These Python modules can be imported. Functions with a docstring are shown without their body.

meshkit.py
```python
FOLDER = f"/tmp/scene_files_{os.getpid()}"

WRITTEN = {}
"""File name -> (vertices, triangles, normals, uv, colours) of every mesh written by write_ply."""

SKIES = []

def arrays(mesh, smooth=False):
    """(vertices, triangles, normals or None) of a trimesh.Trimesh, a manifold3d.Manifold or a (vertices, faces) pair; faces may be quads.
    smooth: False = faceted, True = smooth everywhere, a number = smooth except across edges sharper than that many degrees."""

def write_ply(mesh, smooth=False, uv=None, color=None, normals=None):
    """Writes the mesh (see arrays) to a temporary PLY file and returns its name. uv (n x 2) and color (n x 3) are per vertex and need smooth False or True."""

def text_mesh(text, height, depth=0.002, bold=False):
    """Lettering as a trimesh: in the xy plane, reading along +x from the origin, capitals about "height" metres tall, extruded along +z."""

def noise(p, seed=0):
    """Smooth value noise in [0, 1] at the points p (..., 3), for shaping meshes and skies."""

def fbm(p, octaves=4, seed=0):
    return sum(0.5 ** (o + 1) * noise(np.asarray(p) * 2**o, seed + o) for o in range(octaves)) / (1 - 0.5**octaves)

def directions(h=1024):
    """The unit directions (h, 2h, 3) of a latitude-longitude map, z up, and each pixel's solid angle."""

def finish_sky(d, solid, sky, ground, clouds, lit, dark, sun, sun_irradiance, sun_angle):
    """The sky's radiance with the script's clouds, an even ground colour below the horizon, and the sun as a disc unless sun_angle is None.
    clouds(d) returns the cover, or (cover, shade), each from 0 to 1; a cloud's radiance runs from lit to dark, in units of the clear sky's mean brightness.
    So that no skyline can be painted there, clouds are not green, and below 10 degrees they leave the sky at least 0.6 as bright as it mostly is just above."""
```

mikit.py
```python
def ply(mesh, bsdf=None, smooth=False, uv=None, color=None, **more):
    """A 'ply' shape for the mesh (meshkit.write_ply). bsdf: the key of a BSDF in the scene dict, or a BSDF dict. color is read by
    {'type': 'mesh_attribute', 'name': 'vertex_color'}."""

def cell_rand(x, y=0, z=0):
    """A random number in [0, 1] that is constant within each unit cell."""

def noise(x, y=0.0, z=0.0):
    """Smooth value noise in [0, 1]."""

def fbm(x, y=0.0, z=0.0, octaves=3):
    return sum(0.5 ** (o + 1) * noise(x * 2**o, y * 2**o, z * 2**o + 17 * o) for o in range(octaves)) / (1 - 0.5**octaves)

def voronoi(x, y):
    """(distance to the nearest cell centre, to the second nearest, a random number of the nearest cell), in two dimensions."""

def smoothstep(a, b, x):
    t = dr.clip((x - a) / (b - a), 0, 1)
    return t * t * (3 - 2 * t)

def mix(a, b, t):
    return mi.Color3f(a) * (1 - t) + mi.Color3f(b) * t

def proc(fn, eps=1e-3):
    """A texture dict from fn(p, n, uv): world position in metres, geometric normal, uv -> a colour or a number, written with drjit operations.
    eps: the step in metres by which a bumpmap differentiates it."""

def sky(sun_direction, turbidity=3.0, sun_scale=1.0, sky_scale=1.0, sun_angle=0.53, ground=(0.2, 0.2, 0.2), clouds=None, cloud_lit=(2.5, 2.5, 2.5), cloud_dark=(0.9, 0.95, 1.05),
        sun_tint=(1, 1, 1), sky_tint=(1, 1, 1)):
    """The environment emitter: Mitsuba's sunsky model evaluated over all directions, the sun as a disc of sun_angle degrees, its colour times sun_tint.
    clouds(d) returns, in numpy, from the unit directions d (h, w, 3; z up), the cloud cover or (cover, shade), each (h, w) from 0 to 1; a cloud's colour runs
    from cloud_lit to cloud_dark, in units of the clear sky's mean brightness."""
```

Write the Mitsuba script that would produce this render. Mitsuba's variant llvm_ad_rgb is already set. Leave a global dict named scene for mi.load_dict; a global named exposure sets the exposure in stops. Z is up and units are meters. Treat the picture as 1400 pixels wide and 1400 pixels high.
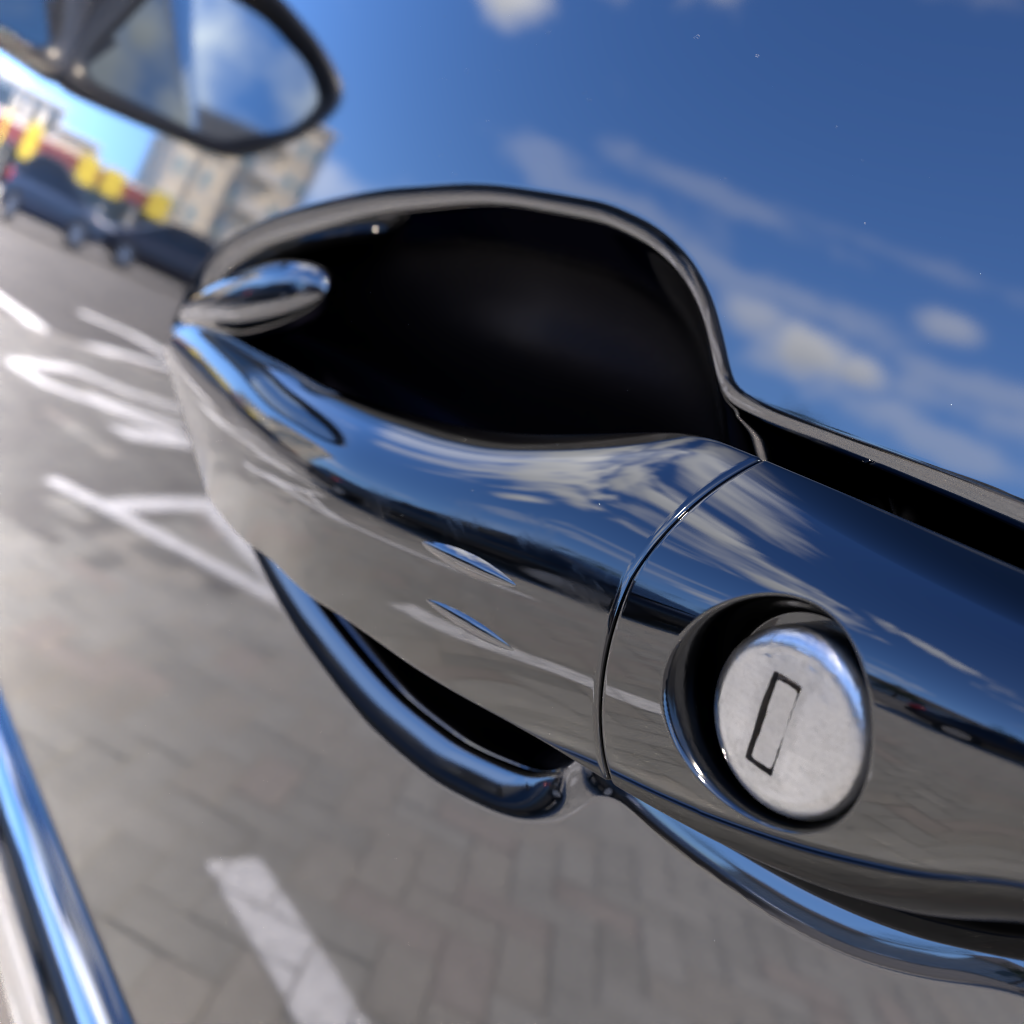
import math, random
import numpy as np, trimesh, shapely
import mitsuba as mi, drjit as dr
import mikit, meshkit
from mikit import proc, noise, fbm, smoothstep, mix, cell_rand
from scipy.interpolate import PchipInterpolator, CubicSpline
from scipy.ndimage import gaussian_filter1d, gaussian_filter
from scipy.spatial import cKDTree
from shapely.geometry import Polygon, LineString, box as sbox
from shapely import affinity

random.seed(4)
rng = np.random.default_rng(4)
scene, labels = {}, {}
T = mi.ScalarTransform4f

# ------------------------------------------------------------------ camera, sky, exposure
# x runs into the car, y towards its nose, z up; the key lock of the door is near the origin, 0.88 m above the ground
EYE = np.array([0, 0, 0.9])
RIGHT, FWD, UP = np.array([.6688, .7377, -.0922]), None, None
_w = np.array([[.6976, .2572, .6688], [-.5797, -.3460, .7377], [.4211, -.9023, -.0922]])   # image x, y(down), z as columns
look, down = _w[:, 2], _w[:, 1]
scene['camera'] = {
    'type': 'thinlens', 'fov': 2 * math.degrees(math.atan(700 / 1289)), 'fov_axis': 'x',
    'to_world': T().look_at(origin=EYE.tolist(), target=(EYE + look).tolist(), up=(-down).tolist()),
    'aperture_radius': 0.0010, 'focus_distance': 0.122, 'near_clip': 0.004, 'far_clip': 3000.0}

SUN = (-.50, -.42, .76)


def azel(az, el):
    a, e = math.radians(az), math.radians(el)
    return np.array([-math.sin(a) * math.cos(e), math.cos(a) * math.cos(e), math.sin(e)])


# single clouds: azimuth (left of the car's nose), elevation, half width, half height (degrees), cover
PUFFS = [(52.3, 10.9, 3.6, 1.9, .95), (49.0, 12.0, 2.2, 1.6, .6), (56.6, 11.3, 2.0, 1.3, .85), (60.0, 15.6, 1.8, .9, .5), (26.5, 22.6, 3.2, 1.9, .95),
         (62, 9.6, 9, 1.1, .34), (40, 14.5, 8, 1.1, .22), (50, 13.6, 10, 1.0, .26), (68, 11.8, 9, 1.1, .3), (45, 17.5, 9, .8, .2), (58, 18.5, 9, .7, .16), (22, 7.0, 7, 2.0, .4), (33, 15, 6, 1.2, .2), (64, 13, 7, 1.0, .3),
         (6, 30.5, 20, 5.2, .95), (-14, 40, 16, 7, .85), (26, 27.5, 9, 2.0, .9), (14, 38, 10, 4, .9), (24, 40, 12, 3.5, .9), (-8, 27, 8, 2.2, .8), (-3, 50, 12, 5, .8), (42, 35, 9, 3.6, .95), (60, 46, 10, 3, .7), (110, 40, 22, 7, .8), (-28, 40, 12, 7, .8),
         (166, 22.0, 6, 2.2, .98), (157, 25.5, 6, 2.6, .95), (172, 27, 5, 1.3, .9), (-177, 24.0, 6, 2.2, .98), (-160, 22, 8, 4, .9), (150, 24, 9, 5, .9), (-150, 40, 14, 7, .8), (-120, 30, 16, 8, .8), (128, 16, 9, 4, .8)]


def clouds(d):
    p = d * np.array([1, 1, 1.0])
    warp = (np.stack([meshkit.fbm(p * 9 + s, 4, 5 + s) for s in (0, 11)], -1) - .5)
    az = np.degrees(np.arctan2(-d[..., 0], d[..., 1]))
    el = np.degrees(np.arcsin(d[..., 2]))
    fine = meshkit.fbm(p * 26, 5, 3)
    cover = np.zeros(d.shape[:2])
    shade = np.zeros(d.shape[:2])
    for a, e, w, h, c in PUFFS:
        da = (az - a + 180) % 360 - 180
        da = da * np.cos(np.radians(np.clip(e, 0, 80))) + warp[..., 0] * w * 1.6
        de = el - e + warp[..., 1] * h * 1.8
        r = np.sqrt((da / w) ** 2 + (de / h) ** 2) + (fine - .5) * (1.0 if w < 3.2 * h else 1.9)
        k = c * np.clip((1.25 - r) / .9, 0, 1) ** 1.3
        shade = np.maximum(shade, k * np.clip(.45 - de / h * .5, 0, .8))
        cover = np.maximum(cover, k)
    # thin high wisps drawn out along one direction
    q = np.stack([d[..., 0] / (d[..., 2] + .18), d[..., 1] / (d[..., 2] + .18), 0 * d[..., 2]], -1)
    q2 = np.stack([q[..., 0] * .5 + q[..., 1] * .85, (q[..., 0] * .85 - q[..., 1] * .5) * .28, q[..., 2]], -1)
    wisp = np.clip((meshkit.fbm(q2 * 1.7 + 3, 5, 21) - .5) * 3.2, 0, 1) * .42
    return np.maximum(cover, wisp * np.clip((el - 4) / 6, 0, 1)), shade


scene['sky_light'] = mikit.sky(SUN, turbidity=2.4, sun_scale=.95, sky_scale=1.2, sun_angle=5.0, clouds=clouds, cloud_lit=(4.0, 3.9, 3.8), cloud_dark=(1.7, 1.75, 1.85),
                               sky_tint=(.70, .95, 1.36), ground=(.2, .19, .18))
exposure = 3.4


# ------------------------------------------------------------------ materials
def bsdf(name, d):
    scene[name] = d
    return name


def rgb(*c):
    return {'type': 'rgb', 'value': list(c)}


def principled(color, rough, **k):
    return {'type': 'twosided', 'bsdf': {'type': 'principled', 'base_color': color if isinstance(color, dict) else rgb(*color), 'roughness': rough, **k}}


def smear(p, n, uv):
    # finger marks on the handle: faint dull patches with ridges
    y, z = p.y, p.z
    r = mi.Float(0)
    for cy, cz, s in ((.081, .8835, .0062), (.131, .8775, .006), (.109, .8825, .0075), (.094, .8865, .005)):
        a, b = (y - cy) / s, (z - cz) / (s * .62)
        r = dr.maximum(r, smoothstep(1.15, .35, dr.sqrt(a * a + b * b) + .5 * (noise(y * 700, z * 700) - .5)))
    ridge = fbm(y * 320 + z * 500, z * 1900 - y * 600, 0, 3)
    return .045 + r * ridge * .20


PAINT = bsdf('black_blue_paint', principled((.105, .108, .116), .04, metallic=1.0))
PAINT_H = bsdf('handle_paint', principled((.068, .070, .074), proc(smear), metallic=1.0))


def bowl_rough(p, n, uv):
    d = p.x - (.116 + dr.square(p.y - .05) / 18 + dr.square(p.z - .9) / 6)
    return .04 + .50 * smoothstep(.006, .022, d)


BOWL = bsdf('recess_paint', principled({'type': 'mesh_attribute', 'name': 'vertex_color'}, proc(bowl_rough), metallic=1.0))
BLACK = bsdf('black_plastic', principled((.012, .012, .013), .35, specular=.4))
RUBBER = bsdf('dark_rubber', principled((.008, .008, .008), .7))
GLASSY = bsdf('dark_window', principled((.01, .012, .014), .03, specular=.8))
TRIM = bsdf('bright_trim', principled((.44, .445, .46), .06, metallic=1.0))


def steel_col(p, n, uv):
    v = .6 * fbm(p.y * 3200, p.z * 3200, p.x * 900, 3) + .4 * fbm(p.y * 500, p.z * 5200, p.x * 500, 2)
    s = smoothstep(.58, .72, fbm(p.y * 1300 + 3, p.z * 1300, p.x * 900, 3))
    e1, e2 = p.y - .0510, p.z - .8820
    q = dr.maximum(dr.abs(e1 - .15 * e2 * 0) / .0030, dr.abs(e2) / .0066)
    halo = smoothstep(1.25, .75, q + .5 * (noise(p.y * 1500, p.z * 1500, 3) - .5))
    return mix((.24, .25, .268), (.36, .37, .388), v) * (1 - .10 * s) * (1 - .16 * halo)


def steel_rough(p, n, uv):
    return .24 + .16 * fbm(p.y * 420, p.z * 420, p.x * 420, 3)


def steel_bump(p, n, uv):
    return fbm(p.y * 2500, p.z * 2500, p.x * 900, 2) * .000022 + smoothstep(.62, .8, noise(p.y * 900 + 9, p.z * 900, p.x * 900)) * .00003


STEEL = bsdf('worn_steel', {'type': 'twosided', 'bsdf': {'type': 'bumpmap', 'arbitrary': proc(steel_bump, 5e-5),
             'bsdf': {'type': 'principled', 'base_color': proc(steel_col), 'roughness': proc(steel_rough), 'metallic': 1.0}}})


def grime_col(p, n, uv):
    s = smoothstep(.35, .65, fbm(p.y * 1500, p.z * 1500, p.x * 1500, 3))
    return mix((.16, .11, .07), (.045, .036, .03), s)


GRIME = bsdf('slot_grime', principled(proc(grime_col), .8))
MIRROR_L = bsdf('mirror_glass', principled((.55, .62, .64), .02, metallic=1.0))


def brick_fn(base, k):
    def fn(p, n, uv):
        v = fbm(p.x * 60 + k, p.y * 60, p.z * 60, 4)
        g = noise(p.x * 420, p.y * 420, p.z * 420)
        w = smoothstep(.5, .75, fbm(p.x * 3.1, p.y * 3.1 + k, 0, 3))
        return mi.Color3f(*base) * (.86 + .28 * v) * (.90 + .2 * g) * (1 - .12 * w)
    return fn


BRICKS = [bsdf(f'paver_{n}', principled(proc(brick_fn(c, i * 3.7)), .85, specular=.25)) for i, (n, c) in enumerate(dict(
    grey=(.362, .358, .322), warm=(.370, .355, .312), pink=(.370, .342, .305), pale=(.382, .376, .338), dark=(.340, .336, .302), worn=(.235, .232, .212), worn_dark=(.21, .205, .19)).items())]


def far_fn(p, n, uv):
    s_, t_2 = (p.x + p.y) * .7071, (p.y - p.x) * .7071
    r = dr.floor(s_ / .105)
    cx = t_2 / .21 + .5 * (r - 2 * dr.floor(r / 2))
    c = cell_rand(cx, r)
    v = fbm(p.x * 1.3, p.y * 1.3, 0, 4)
    return mix((.105, .103, .098), (.13, .125, .117), c) * (.80 + .40 * v)


FAR = bsdf('far_paving', principled(proc(far_fn), .9, specular=.2))
SAND = bsdf('joint_sand', principled((.375, .345, .295), .95))


def road_paint(p, n, uv):
    w = fbm(p.x * 38, p.y * 38, 2, 4)
    g = smoothstep(.60, .72, fbm(p.x * 90, p.y * 90, 5, 3))
    return mix((.82, .82, .79), (.93, .93, .905), w) * (1 - .34 * g)


ROADPAINT = bsdf('white_road_paint', principled(proc(road_paint), .75))


def plain(name, c, rough=.7, var=.18, freq=1.5, **k):
    def fn(p, n, uv):
        return mi.Color3f(*c) * (1 - var + 2 * var * fbm(p.x * freq, p.y * freq, p.z * freq, 4))
    return bsdf(name, principled(proc(fn), rough, **k))


CREAM = plain('cream_render', (.62, .55, .42), .9, .1)
CREAM2 = plain('pale_render', (.66, .63, .56), .9, .1)
BEIGE = plain('beige_brickwork', (.68, .60, .46), .9, .16, 2.5)
MAROON = plain('maroon_board', (.22, .055, .06), .5)
YELLOW = plain('yellow_board', (.68, .52, .06), .5, .12, .8)
SHOPGLASS = bsdf('shop_glass', principled((.03, .035, .04), .08, specular=.7))
TEAL = plain('teal_glass', (.22, .33, .35), .15, .1)
WHITE = plain('white_frame', (.72, .72, .70), .5, .05)
ROOF = plain('dark_roof', (.10, .09, .085), .8)
LEAF = plain('leaf_green', (.045, .075, .03), .7, .4, 6)
BARK = plain('bark', (.10, .075, .055), .9)
CARBLUE = bsdf('car_blue', principled((.018, .035, .075), .16, clearcoat=1.0, specular=.6))
CARNAVY = bsdf('car_navy', principled((.008, .010, .022), .16, clearcoat=1.0, specular=.5))
CARBLACK = bsdf('car_black', principled((.006, .006, .008), .2, clearcoat=1.0, specular=.5))
CARRED = bsdf('car_maroon', principled((.06, .010, .012), .2, clearcoat=1.0, specular=.5))
TYRE = bsdf('tyre_rubber', principled((.015, .015, .015), .85))
ALLOY = bsdf('alloy', principled((.5, .5, .52), .3, metallic=1.0))
REDLAMP = bsdf('red_lamp', principled((.45, .02, .02), .15, specular=.6))
CLEARLAMP = bsdf('clear_lamp', principled((.65, .67, .7), .1, metallic=.6))


def add(key, mesh, m, smooth=False, **k):
    i, base = 0, key
    while key in scene:
        i += 1
        key = f'{base}_{i:03d}'
    scene[key] = mikit.ply(mesh, m, smooth=smooth, **k)
    return key


def grid_faces(n, m, closed=False):
    i, j = np.meshgrid(np.arange(n - 1), np.arange(m if closed else m - 1), indexing='ij')
    a, b = i * m + j, i * m + (j + 1) % m
    c, d = a + m, b + m
    return np.vstack([np.stack([a, b, d], -1).reshape(-1, 3), np.stack([a, d, c], -1).reshape(-1, 3)])


def curve(xs, ys, s=.004):
    """A smooth curve through about the given points."""
    t = np.linspace(min(xs), max(xs), 1500)
    v = PchipInterpolator(xs, ys)(t)
    v = gaussian_filter1d(v, s / (t[1] - t[0]), mode='nearest')
    return lambda q: np.interp(q, t, v)


# ------------------------------------------------------------------ the car's side
X0, Y0, Z0 = .116, .05, .9


def side(y, z):
    return X0 + (y - Y0) ** 2 / 18.0 + (z - Z0) ** 2 / 6.0


OUT = np.array([(.3337, -.0216), (.334, -.010), (.3235, .0074), (.2915, .0231), (.259, .0321), (.218, .0403), (.174, .0445), (.1456, .0442), (.129, .0419), (.1164, .0376), (.1064, .0312), (.0978, .0225),
                (.0940, .0186), (.087, .0174), (.0758, .0170), (.0653, .0168), (.0474, .0162), (.030, .015), (.012, .0125), (-.004, .007), (-.0095, -.006), (-.005, -.0185), (.0100, -.0270), (.0254, -.0325), (.0326, -.0372),
                (.0417, -.0414), (.0534, -.0440), (.0717, -.0453), (.0795, -.0450), (.0832, -.0466), (.0870, -.0530), (.0948, -.0590), (.1031, -.0622), (.121, -.0665), (.1427, -.0682), (.1722, -.0665), (.2097, -.0600), (.244, -.0490), (.2842, -.0350), (.3150, -.0260)])
t_ = np.r_[0, np.cumsum(np.linalg.norm(np.diff(np.vstack([OUT, OUT[:1]]), axis=0), axis=1))]
rim_line = np.stack([PchipInterpolator(np.r_[t_[:-1] - t_[-1], t_, t_[1:] + t_[-1]], np.r_[OUT[:, k], OUT[:, k], OUT[:1, k], OUT[1:, k], OUT[:1, k]])(np.linspace(0, t_[-1], 6000, endpoint=False)) for k in (0, 1)], -1)
rim_line = gaussian_filter1d(rim_line, 16, axis=0, mode='wrap')
rim_poly = Polygon(rim_line)

ys = np.unique(np.r_[np.linspace(-.25, -.018, 40), np.arange(-.018, .345, .0004), np.linspace(.345, 1.0, 90)])
zs = np.unique(np.r_[np.linspace(-.66, -.075, 90), np.arange(-.075, .056, .0004), np.linspace(.056, .24, 40)])
Yg, Zg = np.meshgrid(ys, zs, indexing='ij')
pts = np.stack([Yg.ravel(), Zg.ravel()], -1)
kd = cKDTree(rim_line)
dist = np.full(len(pts), 1.0)
near = (pts[:, 0] > -.02) & (pts[:, 0] < .35) & (pts[:, 1] > -.08) & (pts[:, 1] < .06)
_, idx = kd.query(pts[near])
# exact distance to the rim polyline
P = pts[near]
best = np.full(len(P), 9.0)
for o in (-1, 0):
    a, b = rim_line[(idx + o) % 6000], rim_line[(idx + o + 1) % 6000]
    ab = b - a
    u = np.clip(((P - a) * ab).sum(1) / (ab * ab).sum(1), 0, 1)
    best = np.minimum(best, np.linalg.norm(P - a - ab * u[:, None], axis=1))
inside = shapely.contains_xy(rim_poly, P[:, 0], P[:, 1])
dist[near] = np.where(inside, best, -best)
dist[~near] = -1
S = dist.reshape(Yg.shape)
# depth of the dish below the skin as a function of the distance from its rim
ss = np.linspace(0, .09, 4000)
lip = np.interp(ss, [0, .0011, .0074, .0092, .1], [0, .31, .42, 1.0, 1.0])
slope_deep = np.where(ss < .0074, lip, .42 + (lip - .42) / .58 * 1.7) * np.clip(1 - (ss - .008) / .046, 0, 1)
slope_seat = np.where(ss < .0062, np.interp(ss, [0, .0010, .0062], [0, .25, .29]), np.interp(ss, [.0062, .0082, .1], [.29, 1.5, 1.5])) * np.clip(1 - (ss - .0085) / .009, 0, 1)
dd = np.cumsum(gaussian_filter1d(slope_deep, 36)) * (ss[1] - ss[0])
ds = np.cumsum(gaussian_filter1d(slope_seat, 36)) * (ss[1] - ss[0])
S0 = np.maximum(S, 0)
wdeep = np.clip((Yg - .082) / .022, 0, 1)
wdeep = wdeep * wdeep * (3 - 2 * wdeep)
up_ = np.clip((Zg + .005) / .02, 0, 1)
fr_ = np.clip((Yg - .17) / .10, 0, 1)
lipw = 1.06 * (1 - up_) + up_ * (.42 + .36 * fr_)                    # the lip is narrow above, wide below
seatw = 1.75 * (1 - up_) + up_ * .34
dish = wdeep * lipw * np.interp(S0 / lipw, ss, dd) + (1 - wdeep) * seatw * np.interp(S0 / seatw, ss, ds)
fi, fj = (ys > -.0182) & (ys < .3452), (zs > -.0752) & (zs < .0562)
sub = np.ix_(fi, fj)
smooth_dish = gaussian_filter(dish[sub], 9)
wgt = np.clip((S0[sub] - .007) / .010, 0, 1)
wgt = wgt * wgt * (3 - 2 * wgt)
dish[sub] = dish[sub] * (1 - wgt) + smooth_dish * wgt
# a soft crown runs around the dish where the skin was drawn, and the roll of the skin before the edge
Xg = side(Yg, Zg + Z0) + dish
V = np.stack([Xg, Yg, Zg + Z0], -1).reshape(-1, 3)
Fc = grid_faces(len(ys), len(zs))
inner = S.ravel()[Fc].min(1) > -.0009


def split(mask):
    f = Fc[mask]
    used, inv = np.unique(f, return_inverse=True)
    return trimesh.Trimesh(V[used], inv.reshape(-1, 3), process=False)


add('car__door', split(~inner), PAINT, True)
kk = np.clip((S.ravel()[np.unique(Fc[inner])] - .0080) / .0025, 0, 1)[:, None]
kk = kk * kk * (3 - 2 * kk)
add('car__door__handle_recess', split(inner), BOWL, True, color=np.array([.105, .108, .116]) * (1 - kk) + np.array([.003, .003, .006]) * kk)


def skin(y0, y1, z0=.25, z1=1.14, n=60, m=60, off=0.0):
    yy, zz = np.meshgrid(np.linspace(y0, y1, n), np.linspace(z0, z1, m), indexing='ij')
    return (np.stack([side(yy, zz) + off, yy, zz], -1).reshape(-1, 3), grid_faces(n, m))


add('car__front_fender', skin(1.004, 2.1), PAINT, True)
add('car__rear_quarter', skin(-1.75, -.254), PAINT, True)


# window band, roof and glass lean inwards above the belt
def band(y0, y1, z0, z1, x_at, n=40, m=16):
    yy, tt = np.meshgrid(np.linspace(y0, y1, n), np.linspace(0, 1, m), indexing='ij')
    zz = z0 + (z1 - z0) * tt
    return (np.stack([x_at(yy, tt), yy, zz], -1).reshape(-1, 3), grid_faces(n, m))


belt = lambda y, t: side(y, 1.14) + .006 + t * .004
add('car__window_seal', band(-1.6, .82, 1.14, 1.158, belt), RUBBER, True)
add('car__side_window', band(-.22, .8, 1.158, 1.44, lambda y, t: side(y, 1.15) + .012 + .13 * t + .03 * t * t), GLASSY, True)
add('car__side_window', band(-1.5, -.30, 1.158, 1.42, lambda y, t: side(y, 1.15) + .012 + .13 * t + .03 * t * t), GLASSY, True)
add('car__door_pillar', band(-.30, -.22, 1.158, 1.44, lambda y, t: side(y, 1.15) + .010 + .13 * t + .03 * t * t, 8), BLACK, True)
add('car__roof', band(-1.6, .85, 1.44, 1.50, lambda y, t: side(y, 1.15) + .172 + .25 * t ** 1.7 + .05 * t, 40, 16), PAINT, True)
add('car__sill', band(-1.6, 1.0, .18, .249, lambda y, t: side(y, .25) + .02 * (1 - t) + .004), BLACK, True)

# bright moulding along the lower door
cs = []
for a in np.linspace(-.15, 1, 40):
    th = math.pi * a
    cs.append((.0105 * max(math.sin(th), -.25) ** 1 if th > 0 else -.004, math.cos(th)))
cs = np.array([(-.004, 1.0)] + [(.004 + .0075 * math.sin(math.pi * a) ** .40, math.cos(math.pi * a)) for a in np.linspace(.001, .999, 46)] + [(-.004, -1.0)])
yy = np.linspace(-.24, .99, 160)
zc, hh = Z0 - .1940, .0110
lean_m = .42                                                           # its face looks a little upwards
zm = lambda y: zc - .062 * (y - .25)
mv = np.array([[(side(y, zm(y)) - c[0] + (lean_m * hh * c[1] if c[0] > 0 else 0) , y, zm(y) + hh * c[1]) for c in cs] for y in yy]).reshape(-1, 3)
add('car__side_moulding', (mv, grid_faces(len(yy), len(cs))), TRIM, 40)


# ------------------------------------------------------------------ door handle: grip and end cap are lofts of one section
mm = lambda a: np.array(a, float) / 1000
z_top = curve(mm([-3, 3, 12, 24, 40, 75, 86, 94, 108, 125, 142, 175, 200, 215, 245, 269, 292, 304]), mm([-2.5, 3.5, 6.2, 7.6, 8.2, 9.2, 9.4, 7.2, 2.4, -2.7, -6.0, -9.9, -11.8, -12.0, -13.0, -13.6, -15.0, -16.0]))
z_bot = curve(mm([-3, 3, 12, 24, 30.4, 37, 45, 70, 87, 113, 133, 150, 166, 188, 210, 232, 260, 292, 304]), mm([-9.5, -15, -19, -22.2, -27.6, -30.4, -33.4, -38.0, -39.8, -43.4, -45.0, -47.2, -47.6, -50.0, -50.2, -46.6, -41.4, -34.8, -32.5]))
z_cr = curve(mm([-3, 12, 36, 43, 60, 75, 87, 100, 110, 126, 145, 177, 212, 246, 290, 304]), mm([-6, -5.5, -5, -5.2, -7.6, -10.5, -12, -13.9, -15.5, -18.2, -20.6, -22.4, -23, -23.6, -23.4, -23.3]))
o_top = curve(mm([-3, 4, 40, 75, 125, 200, 245, 290, 304]), mm([2, 8, 11, 11.2, 11.2, 10.5, 8.5, 4, 2]))
o_cr = curve(mm([-3, 2, 8, 20, 40, 75, 110, 145, 177, 212, 246, 290, 304]), mm([5, 13, 18, 23, 25, 25, 25.2, 25, 23.0, 19.6, 15.8, 10.8, 9.0]))
o_bot = curve(mm([-3, 3, 20, 38, 75, 110, 145, 177, 212, 245, 290, 304]), mm([2, 6, 9, 10, 14.5, 19.5, 21, 19.2, 16.0, 12.2, 7.0, 4.5]))


def section(y, n=420):
    zt, zb, zc, ot, oc, ob = (float(c(y)) for c in (z_top, z_bot, z_cr, o_top, o_cr, o_bot))
    m1 = (ot + (oc - ot) * .60 + .0012, zt + (zc - zt) * .50)
    m2 = (ob + (oc - ob) * .86 + .0006, zb + (zc - zb) * .50)
    f = np.array([(ot, zt), m1, (oc, zc), m2, (ob, zb)])
    c = np.r_[0, np.cumsum(np.linalg.norm(np.diff(f, axis=0), axis=1))]
    q = np.linspace(0, c[-1], 300)
    front = np.stack([CubicSpline(c, f[:, 0])(q), CubicSpline(c, f[:, 1])(q)], -1)
    h = zt - zb
    k = min(1, oc / .02)
    back = np.array([(ob - .004 * k, zb + .05 * h), (.000 + .002 * k, zb + .30 * h), (.000 + .002 * k, zt - .30 * h), (ot - .004 * k, zt - .04 * h)])
    p = np.vstack([front, back, front[:1]])
    c = np.r_[0, np.cumsum(np.linalg.norm(np.diff(p, axis=0), axis=1))]
    # the same share of points on the front of every section, so that rows stay aligned
    u = np.r_[np.linspace(0, c[299], int(n * .72), endpoint=False), np.linspace(c[299], c[-1], n - int(n * .72), endpoint=False)]
    p = np.stack([np.interp(u, c, p[:, 0]), np.interp(u, c, p[:, 1])], -1)
    return p


def loft(y0, y1, step=.0005, end0=.0009, end1=.0009, n=420):
    yv = np.arange(y0, y1 + step / 2, step)
    rows = np.array([section(y, n) for y in yv])
    rows = gaussian_filter1d(rows, 3.2 * n / 420, axis=1, mode='wrap')
    pos = np.concatenate([rows, np.repeat(yv[:, None, None], n, 1)], 2)          # off, z, y

    def ends(row, sgn, r):
        cen = row[:, :2].mean(0)
        # rounded edge, then the flat end
        tang = np.roll(row[:, :2], -1, 0) - np.roll(row[:, :2], 1, 0)
        nrm = np.stack([tang[:, 1], -tang[:, 0]], -1)
        nrm /= np.linalg.norm(nrm, axis=1, keepdims=True)
        if ((row[:, :2] - cen) * nrm).sum() > 0:
            nrm = -nrm
        nrm = gaussian_filter1d(nrm, 4 * n / 420, axis=0, mode='wrap')
        out = []
        for a in np.linspace(0, 90, 8)[1:]:
            a = math.radians(a)
            q = row.copy()
            q[:, :2] += nrm * r * (1 - math.cos(a))
            q[:, 2] += sgn * r * math.sin(a)
            out.append(q)
        for s in (.9, .6, .3, .02):
            q = out[6].copy()
            q[:, :2] = cen + (q[:, :2] - cen) * s
            out.append(q)
        return out
    allr = ends(pos[0], -1, end0)[::-1] + list(pos) + ends(pos[-1], 1, end1)
    return np.array(allr)


def to_world(a):
    off, z, y = a[..., 0], a[..., 1], a[..., 2]
    y = y - .13 * np.maximum(-z - .012, 0) * np.clip(1 - (y - .0745) / .08, 0, 1) * np.clip((y - .02) / .04, 0, 1)
    return np.stack([side(y, Z0) - off, y, z + Z0], -1)


grip = loft(.0762, .3005, step=.0004, end1=.0036, n=560)
g = to_world(grip)
add('car__door_handle', (g.reshape(-1, 3), grid_faces(*g.shape[:2], closed=True)), PAINT_H, 50)

pc = trimesh.creation.icosphere(5)
pv = np.sign(pc.vertices) * np.abs(pc.vertices) ** .88 * np.array([.0085, .046, .0122])
pv[:, 2] *= 1 - .30 * np.clip(pv[:, 1] / .04, -.3, 1)
pv[:, 2] -= .30 * pv[:, 1]
pv += np.array([side(.288, Z0) + .0068, .294, Z0 - .0040])
pc.vertices = pv
add('car__door_handle__pivot_cover', pc, PAINT, True)

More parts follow.
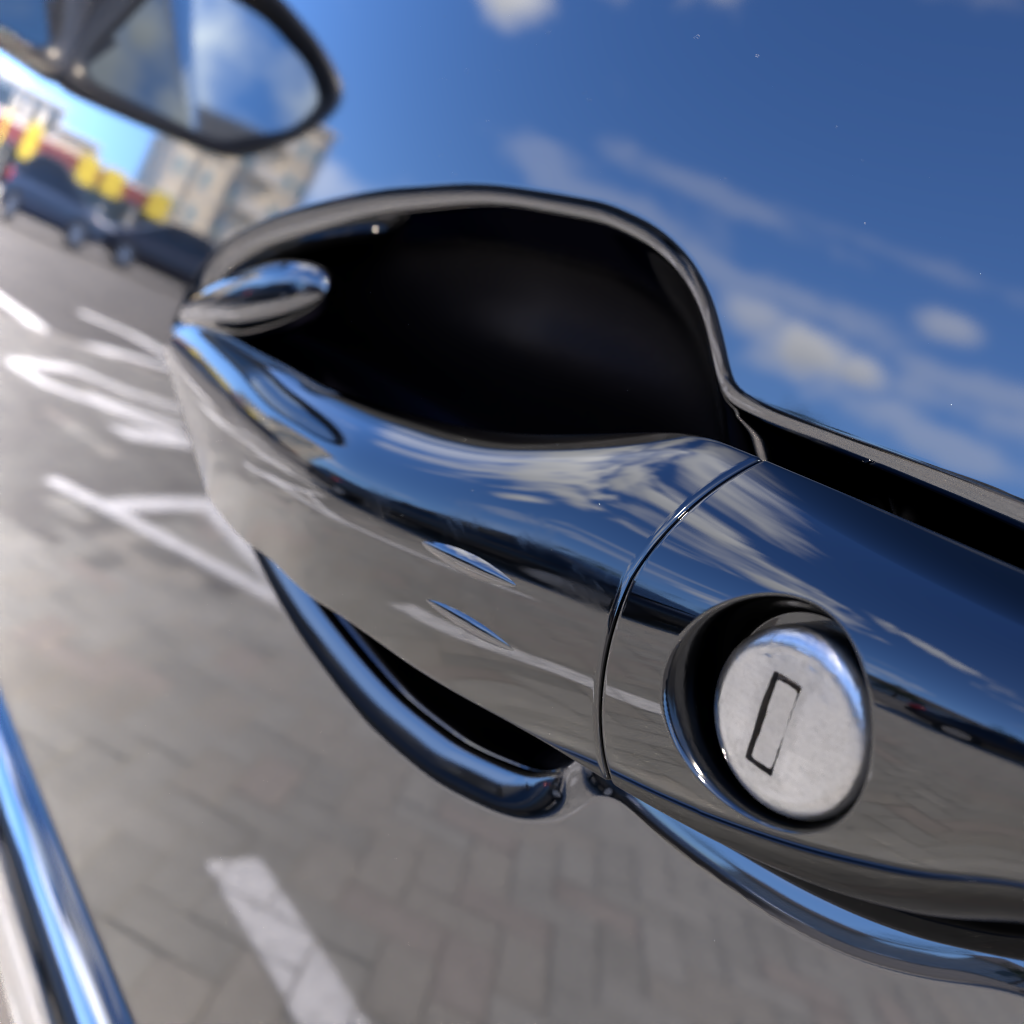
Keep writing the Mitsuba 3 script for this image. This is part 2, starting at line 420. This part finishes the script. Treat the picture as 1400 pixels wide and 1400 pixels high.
# end cap with the funnel for the lock
cap = loft(-.003, .0742, step=.0002, end0=.0012, n=1100)
c3 = to_world(cap)
tilt = math.radians(15)
AX = np.array([-math.cos(tilt), 0, -math.sin(tilt)])                  # out of the lock
E1 = np.array([0, 1.0, 0])
E2 = np.cross(AX, E1)
E2 *= np.sign(E2[2])
LC = np.array([.0941, .0503, Z0 - .0178])                              # middle of the lock's face
flat = c3.reshape(-1, 3)
rel = flat - LC
u, v, w = rel @ E1 - .0014, rel @ E2 - .0006, rel @ AX
r = np.sqrt(u * u + v * v)
front = rel @ AX > -.006
wall = np.clip((.0131 - r) / .0026, 0, 1)
wall = wall ** 2 * (3 - 2 * wall)
target = -.0062
flat = flat + np.where(front & (w > target), wall * (target - w), 0)[:, None] * AX
add('car__door_handle__end_cap', (flat, grid_faces(*c3.shape[:2], closed=True)), PAINT_H, 55)

Mx = np.eye(4)
Mx[:3, 0], Mx[:3, 1], Mx[:3, 2], Mx[:3, 3] = E1, E2, AX, LC
if np.linalg.det(Mx[:3, :3]) < 0:
    Mx[:3, 0] *= -1
FLIP = Mx[1, 0]                                                        # +1 where the lock's own x runs towards the nose
# lock cylinder, a turned disc with a milled key slot
prof = [(0.0, .0007)] + [(x, .0007 * (1 - (x / .0078) ** 2)) for x in np.linspace(.0006, .0078, 24)]
prof += [(.0078 + .0028 * math.sin(a), -.0028 + .0028 * math.cos(a)) for a in np.linspace(.06, math.pi / 2, 14)] + [(.0106, -.009), (0, -.009)]
import manifold3d
_m = manifold3d.CrossSection([np.array(prof)[::-1].tolist()]).revolve(160).to_mesh()
cyl = trimesh.Trimesh(_m.vert_properties[:, :3], _m.tri_verts)


def worn_box(w, h, z0, z1, cx, cy, r, seed, amp):
    """A slot-shaped block whose edges have worn unevenly."""
    rr = np.random.default_rng(seed)
    p = sbox(-w / 2, -h / 2, w / 2, h / 2).buffer(-r).buffer(r, quad_segs=6)
    n = 120
    q = np.array([p.exterior.interpolate(t).coords[0] for t in np.linspace(0, p.exterior.length, n, endpoint=False)])
    d = gaussian_filter1d(rr.normal(size=(n, 2)), 1.6, axis=0, mode='wrap') * amp * 2.2
    m = trimesh.creation.extrude_polygon(Polygon(q + d), z1 - z0, engine='earcut')
    m.apply_translation((cx, cy, z0))
    return m


slot = worn_box(.0038, .0110, -.0023, .0023, .0007 * FLIP, -.0003, .00025, 5, 3.5e-5)
if cyl.volume < 0:
    cyl.invert()
cyl = trimesh.boolean.difference([cyl, slot], engine='manifold')
cyl.apply_transform(Mx)
add('car__door_handle__lock_cylinder', cyl, STEEL, 35)
sh = worn_box(.0028, .0097, -.0026, .00022, .00055 * FLIP, -.0004, .0005, 8, 4.5e-5)
sh.apply_transform(Mx)
add('car__door_handle__keyhole_shutter', sh, STEEL)
gr = trimesh.creation.box((.0038, .0109, .0005), transform=trimesh.transformations.translation_matrix((.0007 * FLIP, -.0003, -.0011)))
gr.apply_transform(Mx)
add('car__door_handle__keyhole', gr, GRIME)


# two raised lens-shaped touch ribs on the grip's lower face
tree = cKDTree(g.reshape(-1, 3))
gm = trimesh.Trimesh(g.reshape(-1, 3), grid_faces(*g.shape[:2], closed=True), process=False)
gn = np.zeros((len(gm.vertices), 3))
fn_ = np.cross(gm.vertices[gm.faces[:, 1]] - gm.vertices[gm.faces[:, 0]], gm.vertices[gm.faces[:, 2]] - gm.vertices[gm.faces[:, 0]])
for k in range(3):
    np.add.at(gn, gm.faces[:, k], fn_)
gn /= np.linalg.norm(gn, axis=1, keepdims=True) + 1e-30
if (gn[:, 0] * (gm.vertices[:, 0] - gm.vertices[:, 0].mean())).sum() < 0:
    gn = -gn


def rib(y0, z0, y1, z1, width, height):
    n, m = 90, 28
    a, b = np.array([y0, z0]), np.array([y1, z1])
    ab = b - a
    pr = np.array([-ab[1], ab[0]]) / np.linalg.norm(ab)
    rows = []
    for t in np.linspace(0, 1, n):
        hw = width * (math.sin(math.pi * min(max(t, .002), .998))) ** .75
        for s in np.linspace(-1, 1, m):
            yz = a + ab * t + pr * hw * s
            rows.append((yz[0], yz[1], height * math.sin(math.pi * t) * (1 - s * s) - .00012))
    rows = np.array(rows)
    # drop onto the grip's face: a cubic fitted to the vertices around
    fr = (gm.vertices[:, 0] < side(gm.vertices[:, 1], Z0) - .010) & (np.abs(gm.vertices[:, 1] - (y0 + y1) / 2) < .022) & (np.abs(gm.vertices[:, 2] - Z0 - (z0 + z1) / 2) < .007)
    q = gm.vertices[fr]
    B = lambda y, z: np.stack([(y * 50) ** i * (z * 100) ** j for i in range(4) for j in range(4 - i)], -1)
    cy, cz_ = (y0 + y1) / 2, (z0 + z1) / 2 + Z0
    k = np.linalg.lstsq(B(q[:, 1] - cy, q[:, 2] - cz_), q[:, 0], rcond=None)[0]
    ev = lambda y, z: B(y - cy, z - cz_) @ k
    yy_, zz_ = rows[:, 0], rows[:, 1] + Z0
    e = 1e-5
    nn = np.stack([-np.ones(len(rows)), (ev(yy_ + e, zz_) - ev(yy_ - e, zz_)) / (2 * e), (ev(yy_, zz_ + e) - ev(yy_, zz_ - e)) / (2 * e)], -1)
    nn /= np.linalg.norm(nn, axis=1, keepdims=True)
    p = np.stack([ev(yy_, zz_), yy_, zz_], -1) + nn * rows[:, 2:]
    return (p, grid_faces(n, m))


add('car__door_handle__touch_rib', rib(.1165, -.0240, .0918, -.0210, .0017, .0010), PAINT, True)
add('car__door_handle__touch_rib', rib(.1105, -.0313, .0890, -.0292, .0013, .0007), PAINT, True)

# specks of dust on the paint
specks = []
rd = np.random.default_rng(11)
tri = np.array([(math.cos(k * math.pi / 3), math.sin(k * math.pi / 3)) for k in range(6)])
for k in range(230):
    y, z = rd.uniform(.03, .24), rd.uniform(-.13, .10)
    if shapely.contains_xy(rim_poly.buffer(.002), y, z):
        continue
    ra = 4.5e-5 * rd.lognormal(0, .45)
    c = np.array([side(y, z + Z0) - 2.0e-5, y, z + Z0])
    v = c + np.c_[np.zeros(6), tri * ra * rd.uniform(.6, 1.3, (6, 1))]
    v = np.vstack([v, c - np.array([ra * .7, 0, 0])])
    specks.append(trimesh.Trimesh(v, [(i, (i + 1) % 6, 6) for i in range(6)], process=False))
pool = np.where((gm.vertices[:, 0] < side(gm.vertices[:, 1], Z0) - .006) & (gm.vertices[:, 1] > .08))[0]
for i in rd.choice(pool, 60):
    ra = 4.5e-5 * rd.lognormal(0, .4)
    t = trimesh.creation.icosphere(0, ra)
    t.apply_translation(gm.vertices[i])
    specks.append(t)
DUST = bsdf('dust', principled((.5, .48, .44), .9))
add('car__door__dust', trimesh.util.concatenate(specks), DUST)
labels['car__door__dust'] = {'kind': 'stuff'}

# ------------------------------------------------------------------ door mirror: stands out from the front of the door
MY = .80


def ring_of(corners, r, n=200):
    p = Polygon(corners).buffer(-r).buffer(r, quad_segs=24)
    s = np.linspace(0, p.exterior.length, n, endpoint=False)
    q = np.array([p.exterior.interpolate(v).coords[0] for v in s])
    if Polygon(q).exterior.is_ccw:
        q = q[::-1]
    q = np.roll(q, -np.argmax(q[:, 0]), 0)
    return gaussian_filter1d(q, 3, axis=0, mode='wrap')


glass_c = [(.1400, .0930), (.0140, .1010), (-.036, .1400), (-.0500, .1725), (-.026, .1930), (.0215, .2065), (.072, .2060), (.112, .1850)]
house_c = [(.158, .0745), (.075, .0820), (.006, .0905), (-.0117, .1000), (-.0467, .1365), (-.0670, .1760), (-.0620, .1950), (-.025, .2150), (.019, .2280), (.085, .2330), (.158, .1950)]
gl, ho = ring_of(glass_c, .008), ring_of(house_c, .012)
GN = np.array([.215, -.97, .11])
GN /= np.linalg.norm(GN)
gc = np.array([gl[:, 0].mean(), gl[:, 1].mean()])
face = lambda q: -(GN[0] * (q[:, 0] - gc[0]) + GN[2] * (q[:, 1] - gc[1])) / GN[1]       # y of the tilted glass plane
hc = ho.mean(0)
rows = []
for t in np.linspace(0, 1, 18):
    k = math.sqrt(max(0, 1 - t ** 2.4))
    q = hc + (ho - hc) * (.30 + .70 * k)
    rows.append(np.stack([q[:, 0] + .01 * t, MY + face(q) * .8 - .006 + .085 * t, q[:, 1] + Z0], -1))
mid = rows[-1].mean(0)
rows += [mid + (rows[-1] - mid) * f for f in (.6, .2, .01)]
rows = np.array(rows)
add('car__wing_mirror', (rows.reshape(-1, 3), grid_faces(*rows.shape[:2], closed=True)), PAINT, 50)
rows = []
for t, dy in ((0, -.006), (.12, -.0085), (.3, -.0085), (.5, -.0075), (.72, -.006), (.86, -.003), (1.0, .004)):
    q = ho * (1 - t) + gl * t
    rows.append(np.stack([q[:, 0], MY + face(q) * (.8 + .2 * t) + dy, q[:, 1] + Z0], -1))
rows = np.array(rows)
add('car__wing_mirror__rim', (rows.reshape(-1, 3), grid_faces(*rows.shape[:2], closed=True)), BLACK, 50)
gp = np.vstack([gl.mean(0)[None], gl])
gv = np.stack([gp[:, 0], MY + face(gp) + .001, gp[:, 1] + Z0], -1)
n_ = len(gl)
add('car__wing_mirror__glass', (gv, np.array([(0, 1 + i, 1 + (i + 1) % n_) for i in range(n_)])), MIRROR_L)
foot = trimesh.creation.box(bounds=[(.10, MY + .015, Z0 + .090), (.17, MY + .062, Z0 + .13)])
add('car__wing_mirror__foot', foot, BLACK)

labels['car'] = {'label': 'glossy black-blue car whose door handle with round key lock fills the picture', 'category': 'car'}
labels['car__door_handle__end_cap'] = {'label': 'fixed handle end cap holding the round metal key lock'}
labels['car__door_handle__lock_cylinder'] = {'label': 'round worn steel lock face with an upright key slot'}

# ------------------------------------------------------------------ ground
add('ground', (np.array([(-400, -300, -.02), (400, -300, -.02), (400, 500, -.02), (-400, 500, -.02)], float), np.array([(0, 1, 2), (0, 2, 3)])), FAR)
labels['ground'] = {'label': 'wide grey paved parking ground', 'kind': 'structure'}
bed = [(-5.2, -1.5), (.9, -1.5), (.9, 7.5), (-5.2, 7.5)]
add('pavement', (np.array([(x, y, -.010) for x, y in bed]), np.array([(0, 1, 2), (0, 2, 3)])), SAND)
labels['pavement'] = {'label': 'grey and pinkish brick paving beside the car', 'kind': 'structure'}


def paver_mesh(seed):
    r2 = np.random.default_rng(seed)
    a, b, c = .0990, .0490, .0025
    t = r2.uniform(-.0012, .0012, 4)
    top = [(-a + c, -b + c), (a - c, -b + c), (a - c, b - c), (-a + c, b - c)]
    bot = [(-a, -b), (a, -b), (a, b), (-a, b)]
    v = [(y, x, 0 + t[i]) for i, (x, y) in enumerate(top)] + [(y, x, -.003) for x, y in bot] + [(y, x, -.02) for x, y in bot]
    f = [(0, 1, 2, 3)] + [(4 + i, 4 + (i + 1) % 4, (i + 1) % 4, i) for i in range(4)] + [(8 + i, 8 + (i + 1) % 4, 4 + (i + 1) % 4, 4 + i) for i in range(4)]
    f = np.array(f)[:, ::-1]
    return np.array(v), np.vstack([f[:, [0, 1, 2]], f[:, [0, 2, 3]]])


kinds = [paver_mesh(i) for i in range(4)]
kind_ply = {(i, m): mikit.ply(kinds[i], m) for i in range(4) for m in BRICKS}
# herringbone, turned by 45 degrees to the car
cells = []
for i in range(-75, 76):
    for j in range(-75, 76):
        c = (i + j) % 4
        if c in (0, 2):
            u, v = (i + .5, j) if c == 0 else (i, j + .5)
            x, y = .1 * (u - v) / math.sqrt(2) - 2.1, .1 * (u + v) / math.sqrt(2) + 3.0
            if -5.1 < x < .8 and -1.4 < y < 7.4:
                cells.append((x, y, -45 if c == 0 else 45))
cells.sort(key=lambda c: ((c[0] + .75) / .85) ** 2 + ((c[1] - 1.6) / 1.3) ** 2)
rest = {m: [] for m in BRICKS}
for n, (x, y, turn) in enumerate(cells):
    m = BRICKS[rng.choice(5, p=[.34, .22, .16, .12, .16])]
    if rng.random() < .92 * min(max((y - 2.5 + .5 * x / 3 + .4) / 1.3, 0), 1):      # older, greyer blocks further on
        m = BRICKS[5 + rng.integers(2)]
    k = rng.integers(4)
    dz = rng.uniform(-.0015, .0015)
    if n < 300:
        key = 'pavement__brick' + (f'_{n:03d}' if n else '')
        scene[key] = {**kind_ply[(k, m)], 'to_world': T().translate([x, y, dz]).rotate([0, 0, 1], turn)}
    else:
        ct, st = math.cos(math.radians(turn)), math.sin(math.radians(turn))
        rest[m].append((kinds[k][0] @ np.array([[ct, st, 0], [-st, ct, 0], [0, 0, 1]]) + np.array([x, y, dz]), kinds[k][1]))
for q, m in enumerate(BRICKS):
    vs = np.vstack([a for a, b in rest[m]])
    fs = np.vstack([b + i * 12 for i, (a, b) in enumerate(rest[m])])
    key = 'pavement__brick_field' + (f'_{q:03d}' if q else '')
    scene[key] = mikit.ply((vs, fs), m)
    labels[key] = {'kind': 'stuff'}

# white paint on the bricks: strips cut at the joints so that the joints show through
tops = [affinity.rotate(sbox(x - .0475, y - .0975, x + .0475, y + .0975), turn, origin=(x, y)) for x, y, turn in cells]
ttree = shapely.STRtree(tops)


def marking(lines, width, label, z=.0035, joints=True):
    shape = shapely.union_all([LineString(l).buffer(width / 2 if np.isscalar(width) else width[i] / 2, cap_style='flat', join_style='round') for i, l in enumerate(lines)])
    parts = []
    if joints:
        near_ = [tops[i] for i in ttree.query(shape)]
        cut = shapely.union_all(near_).intersection(shape)
        cut = shapely.union_all([cut, shape.difference(shapely.union_all([t.buffer(.008) for t in near_]))])
    else:
        cut = shape
    rr = np.random.default_rng(len(lines) + int(1000 * width if np.isscalar(width) else 7))
    for gm_ in getattr(cut, 'geoms', [cut]):
        if gm_.geom_type == 'Polygon' and gm_.area > 1e-5:
            v, f = trimesh.creation.triangulate_polygon(gm_, engine='earcut')
            parts.append(trimesh.Trimesh(np.c_[v, np.full(len(v), z)], f, process=False))
    mesh = trimesh.util.concatenate(parts)
    if mesh.face_normals[:, 2].mean() < 0:
        mesh.invert()
    key = add('painted_marking', mesh, ROADPAINT)
    labels[key] = {'label': label, 'kind': 'structure'}


marking([[(-.529, 1.215), (-.552, .95), (-.560, .30)]], .115, 'white painted bay line nearest the car')
marking([[(-.47, 3.33), (-.70, 3.15), (-.97, 2.85), (-1.22, 2.57), (-1.9, 1.95)], [(-.70, 3.17), (-.98, 3.39), (-1.36, 3.67), (-1.9, 4.1)], [(-1.25, 3.6), (-1.30, 2.55)]], .12, 'white painted triangular letter on the bricks')
marking([[(-.395, 5.52), (-.63, 5.18), (-.98, 5.13), (-1.51, 4.90), (-2.0, 4.7)], [(-.395, 5.52), (-.95, 6.02), (-1.32, 5.85), (-1.76, 5.88), (-2.3, 5.8)], [(-1.01, 4.53), (-1.48, 4.79)], [(-.95, 5.25), (-1.61, 5.24)]], [.16, .16, .2, .16], 'white painted looped letter further along the bricks')
marking([[(-.1, 8.9), (-.65, 7.96), (-.903, 7.07)], [(-.903, 7.07), (-1.63, 7.79), (-2.38, 8.17), (-3.2, 8.6)]], [.26, .22], 'white painted arrow on the paving', z=-.012, joints=False)
marking([[(-1.55, 10.0), (-2.2, 9.8), (-2.62, 8.9)]], .3, 'white painted hooked line beyond the arrow', z=-.012, joints=False)


# ------------------------------------------------------------------ parked cars
def make_car(paint, pos, rot, label, group, length=4.2, height=1.46, tall=1.0):
    n = 1
    key = 'parked_car'
    while key in labels:
        key = f'parked_car_{n:03d}'
        n += 1
    labels[key] = {'label': label, 'category': 'car', 'group': group}
    W = T().translate(list(pos)).rotate([0, 0, 1], rot).scale([1 + .25 * (tall - 1), 1, tall])
    L = length / 2

    def put(part, mesh, m, smooth=35):
        k, base, i = f'{key}__{part}', f'{key}__{part}', 0
        while k in scene:
            i += 1
            k = f'{base}_{i:03d}'
        scene[k] = mikit.ply(mesh, m, smooth=smooth, to_world=W)
        return k
    xs = np.linspace(-L, L, 60)
    u = xs / L
    hood = np.interp(u, [-1, -.96, -.85, -.5, .7, .95, 1], [.62, .78, .86, .94, .98, .92, .66])
    low = np.interp(u, [-1, -.9, .9, 1], [.34, .22, .22, .36])
    wid = .88 * np.clip(1 - np.abs(u) ** 6 * .22, 0, 1)
    rows = []
    for x, h, lo, w in zip(xs, hood, low, wid):
        ring = []
        for a in np.linspace(0, 2 * math.pi, 40, endpoint=False):
            ca, sa = math.cos(a), math.sin(a)
            q = (abs(ca) ** 4 + abs(sa) ** 4) ** -.25
            ring.append((x, w * ca * q, (h + lo) / 2 + (h - lo) / 2 * sa * q))
        rows.append(ring)
    rows = np.array(rows)
    c0, c1 = rows[0].mean(0), rows[-1].mean(0)
    rows = np.concatenate([[c0 + (rows[0] - c0) * .01, c0 + (rows[0] - c0) * .7], rows, [c1 + (rows[-1] - c1) * .7, c1 + (rows[-1] - c1) * .01]])
    put('body', (rows.reshape(-1, 3), grid_faces(*rows.shape[:2], closed=True)), paint)
    xs2 = np.linspace(-.62, .78, 40) * L
    top = np.interp(xs2 / L, [-.62, -.22, -.05, .35, .60, .78], [.93, height - .10, height - .02, height, height - .10, .96])
    top = gaussian_filter1d(top, 1.5, mode='nearest')
    rows = []
    for x, h in zip(xs2, top):
        ring = []
        for a in np.linspace(0, math.pi, 24):
            ca, sa = math.cos(a), math.sin(a)
            q = (abs(ca) ** 5 + abs(sa) ** 5) ** -.2
            zz = .86 + (h - .86) * sa * q
            ring.append((x, (.80 - .22 * (zz - .86) / .6) * ca * q, zz))
        rows.append(ring)
    rows = np.array(rows)
    cab = put('cabin', (rows.reshape(-1, 3), grid_faces(*rows.shape[:2])), GLASSY)
    rr = rows[13:33, 8:16].copy()
    rr[..., 2] += .012
    put('roof', (rr.reshape(-1, 3), grid_faces(*rr.shape[:2])), paint)
    for s in (-1, 1):
        for x in (-.08 * L, .40 * L):
            p = trimesh.creation.box((.07, .03, .50))
            p.apply_transform(trimesh.transformations.rotation_matrix(-s * .36, (1, 0, 0)))
            p.apply_translation((x, s * .73, 1.12))
            put('pillar', p, paint, False)
        for x in (-.62 * L, .62 * L):
            ty = trimesh.creation.revolve([(.19, -.10), (.30, -.11), (.325, -.08), (.325, .08), (.30, .11), (.19, .10), (.19, -.10)], sections=36)
            ty.apply_transform(trimesh.transformations.rotation_matrix(math.pi / 2, (1, 0, 0)))
            ty.apply_translation((x, s * .79, .325))
            wk = put('wheel', ty, TYRE, 40)
            ri = trimesh.creation.cylinder(.20, .05, sections=28)
            ri.apply_transform(trimesh.transformations.rotation_matrix(math.pi / 2, (1, 0, 0)))
            ri.apply_translation((x, s * .86, .325))
            put(wk.split('__')[1] + '__rim', ri, ALLOY, False)
        hl = trimesh.creation.icosphere(2)
        hl.apply_scale((.16, .17, .07))
        hl.apply_translation((-L * .93, s * .60, .70))
        put('headlight', hl, CLEARLAMP, True)
        tl = trimesh.creation.icosphere(2)
        tl.apply_scale((.13, .12, .14))
        tl.apply_translation((L * .945, s * .68, .80))
        put('tail_light', tl, REDLAMP, True)


make_car(CARBLUE, (-1.75, 25.4, -.02), 4, 'blue parked car left of the two cars before the shops', 'cars parked before the shops', tall=1.32)
make_car(CARNAVY, (-6.6, 27.0, -.02), 186, 'navy parked car with red tail lights right of the blue car', 'cars parked before the shops', tall=1.28)
make_car(CARBLACK, (-3.95, 4.4, -.02), 86, 'black car parked lengthways across the paving, nearest the handle', 'cars parked in the opposite bays')
make_car(CARNAVY, (-5.05, -.7, -.02), 91, 'dark navy car parked across the paving beside the black car', 'cars parked in the opposite bays')
make_car(CARRED, (-4.6, -5.6, -.02), 88, 'dark maroon car parked across the paving behind the others', 'cars parked in the opposite bays')
make_car(CARBLACK, (-5.2, 10.2, -.02), 93, 'second black car parked across the paving, nearest the shops', 'cars parked in the opposite bays')


# ------------------------------------------------------------------ buildings
def bx(x0, x1, y0, y1, z0, z1):
    return trimesh.creation.box(bounds=[(x0, y0, z0), (x1, y1, z1)])


def part(holder, name, mesh, m, smooth=False):
    return add(f'{holder}__{name}', mesh, m, smooth)


SY = 55.0
labels['shop_building'] = {'label': 'low row of shops with a maroon fascia and square yellow signs', 'category': 'building'}
for x0, x1, h, m in ((-2.6, 16, 5.4, CREAM2), (-6.4, -2.604, 4.5, CREAM), (-12.6, -6.404, 3.55, CREAM2)):
    part('shop_building', 'wall', bx(x0, x1, SY, SY + 9, -.02, h), m)
    part('shop_building', 'roof', bx(x0 - .1 * (x0 < -12), x1 + .1, SY - .25, SY + 9.2, h + .003, h + .2), CREAM2)
part('shop_building', 'fascia', bx(-12.6, 16, SY - .25, SY - .003, 2.75, 3.65), MAROON)
for x in np.arange(-12.4, 15, 2.2):
    part('shop_building', 'shop_window', bx(x, x + 1.9, SY - .06, SY - .004, .5, 2.6), SHOPGLASS)
for x in np.arange(-2, 15, 2.4):
    w = part('shop_building', 'upper_window', bx(x, x + 1.1, SY - .06, SY - .004, 4.0, 5.0), SHOPGLASS)
for x, s in ((-.1, 1.9), (-6.1, 1.6), (-8.2, 1.5), (-11.75, 1.5), (5.8, 1.8), (9.5, 1.8)):
    part('shop_building', 'sign', bx(x - s / 2, x + s / 2, SY - .42, SY - .253, 3.2 - s * .5, 3.2 + s * .5), YELLOW)

labels['apartment_building'] = {'label': 'tall beige apartment block with teal windows right of the shops', 'category': 'building'}
AY = 61.0
for x0, x1, h in ((-16.4, -12.7, 8.0), (-22.9, -16.404, 13.0)):
    part('apartment_building', 'wall', bx(x0, x1, AY, AY + 12, -.02, h), BEIGE)
    part('apartment_building', 'roof', bx(x0 - .15, x1 + .15 if x1 > -14 else x1, AY - .2, AY + 12.2, h + .003, h + .3), CREAM)
for fl in range(5):
    z = .8 + fl * 2.45
    part('apartment_building', 'string_course', bx(-22.9, -16.41 if z > 6 else -12.71, AY - .06, AY - .003, z - .42, z - .25), CREAM2)
    for k in range(9):
        x = -22.6 + k * 1.12
        if (x > -17.4 and z > 6) or -17.5 < x < -16.4 or (z > 11):
            continue
        if k in (2, 3):
            continue
        f = part('apartment_building', 'window', bx(x, x + .72, AY - .05, AY - .003, z, z + 1.35), WHITE)
        part('apartment_building', f.split('__')[1] + '__pane', bx(x + .07, x + .65, AY - .07, AY - .053, z + .07, z + 1.28), TEAL)
    part('apartment_building', 'balcony', bx(-20.4, -18.3, AY - 1.0, AY - .08, z - .1, z + .7), CREAM2)
for x in (-22.75, -17.5, -14.6):
    part('apartment_building', 'rain_pipe', bx(x, x + .12, AY - .2, AY - .07, 0, 12.6 if x < -17 else 7.7), ROOF)

labels['dark_house'] = {'label': 'dark brick house behind the car, showing as a dark shape in the door mirror', 'category': 'house'}
DARKB = plain('dark_brickwork', (.09, .06, .05), .9, .2, 3)
part('dark_house', 'wall', bx(-.6, 9, -21, -13, -.02, 5.9), DARKB)
part('dark_house', 'roof', trimesh.Trimesh([(-.9, -12.6, 5.903), (9.3, -12.6, 5.903), (9.3, -17, 8.1), (-.9, -17, 8.1), (9.3, -21.4, 5.903), (-.9, -21.4, 5.903)], [(0, 1, 2), (0, 2, 3), (3, 2, 4), (3, 4, 5), (0, 3, 5), (1, 4, 2)]), ROOF)
for x in (.4, 2.6, 4.8, 7.0):
    f = part('dark_house', 'window', bx(x, x + 1.1, -12.997, -12.93, 2.4, 3.6), WHITE)
    part('dark_house', f.split('__')[1] + '__pane', bx(x + .08, x + 1.02, -12.927, -12.91, 2.48, 3.52), SHOPGLASS)

labels['terrace_building'] = {'label': 'pale terrace across the parking ground behind the parked cars', 'category': 'building'}
part('terrace_building', 'wall', bx(-34, -26, -20, 14, -.02, 3.0), CREAM2)
part('terrace_building', 'roof', trimesh.Trimesh([(-25.6, -20.3, 3.003), (-25.6, 14.3, 3.003), (-30, 14.3, 4.8), (-30, -20.3, 4.8), (-34.4, -20.3, 3.003), (-34.4, 14.3, 3.003)], [(0, 1, 2), (0, 2, 3), (3, 2, 5), (3, 5, 4), (1, 5, 2), (0, 3, 4)]), ROOF)
for y in np.arange(-18, 13, 3.1):
    f = part('terrace_building', 'window', bx(-25.997, -25.9, y, y + 1.3, 1.0, 2.3), WHITE)
    part('terrace_building', f.split('__')[1] + '__pane', bx(-25.897, -25.88, y + .08, y + 1.22, 1.08, 2.22), SHOPGLASS)


# ------------------------------------------------------------------ trees across the parking ground
def tree(x, y, h, seed, label):
    n = 1
    key = 'tree'
    while key in labels:
        key = f'tree_{n:03d}'
        n += 1
    labels[key] = {'label': label, 'category': 'tree', 'group': 'trees across the parking ground'}
    r = np.random.default_rng(seed)
    ms = []
    for a, b, r0, r1 in [((0, 0, 0), (.1, .05, h * .45), .16, .11), ((.1, .05, h * .45), (.5, .2, h * .75), .09, .04), ((.1, .05, h * .45), (-.5, -.1, h * .72), .09, .04), ((.1, .05, h * .4), (0, .6, h * .7), .07, .03), ((.1, .05, h * .4), (.1, -.6, h * .68), .07, .03)]:
        a, b = np.array(a), np.array(b)
        c = trimesh.creation.cone(r0, 1, sections=10)
        c = trimesh.creation.cylinder(1, 1, sections=10)
        v = c.vertices.copy()
        t = v[:, 2] + .5
        v[:, :2] *= (r0 + (r1 - r0) * t)[:, None]
        v[:, 2] = t * np.linalg.norm(b - a)
        c.vertices = v
        c.apply_transform(trimesh.geometry.align_vectors((0, 0, 1), (b - a) / np.linalg.norm(b - a)))
        c.apply_translation(a)
        ms.append(c)
    W = T().translate([x, y, -.02])
    scene[key + '__trunk'] = mikit.ply(trimesh.util.concatenate(ms), BARK, smooth=40, to_world=W)
    N = 2600
    cl = r.normal(size=(26, 3)) * np.array([h * .17, h * .17, h * .14]) + np.array([0, 0, h * .68])
    p = cl[r.integers(26, size=N)] + r.normal(size=(N, 3)) * h * .055
    a = r.normal(size=(N, 3))
    a /= np.linalg.norm(a, axis=1, keepdims=True)
    b = np.cross(a, r.normal(size=(N, 3)))
    b /= np.linalg.norm(b, axis=1, keepdims=True)
    s = r.uniform(.05, .11, (N, 1))
    v = np.stack([p - a * s, p + b * s * .5, p + a * s, p - b * s * .5], 1).reshape(-1, 3)
    q = np.arange(N)[:, None] * 4
    scene[key + '__crown'] = mikit.ply((v, np.vstack([q + np.array([0, 1, 2]), q + np.array([0, 2, 3])])), LEAF, to_world=W)


for i, (x, y, h) in enumerate([(-23, 16, 5.2), (-24, 8.5, 4.4), (-22, 1, 4.6), (-24, -7, 5.0), (-22, -15, 4.7), (-27, 26, 5.8)]):
    tree(x, y, h, 50 + i, f"green tree across the parking ground, {['second', 'third', 'fourth', 'fifth', 'sixth', 'first'][i]} counting from the shops")

labels = {k: v for k, v in labels.items()}
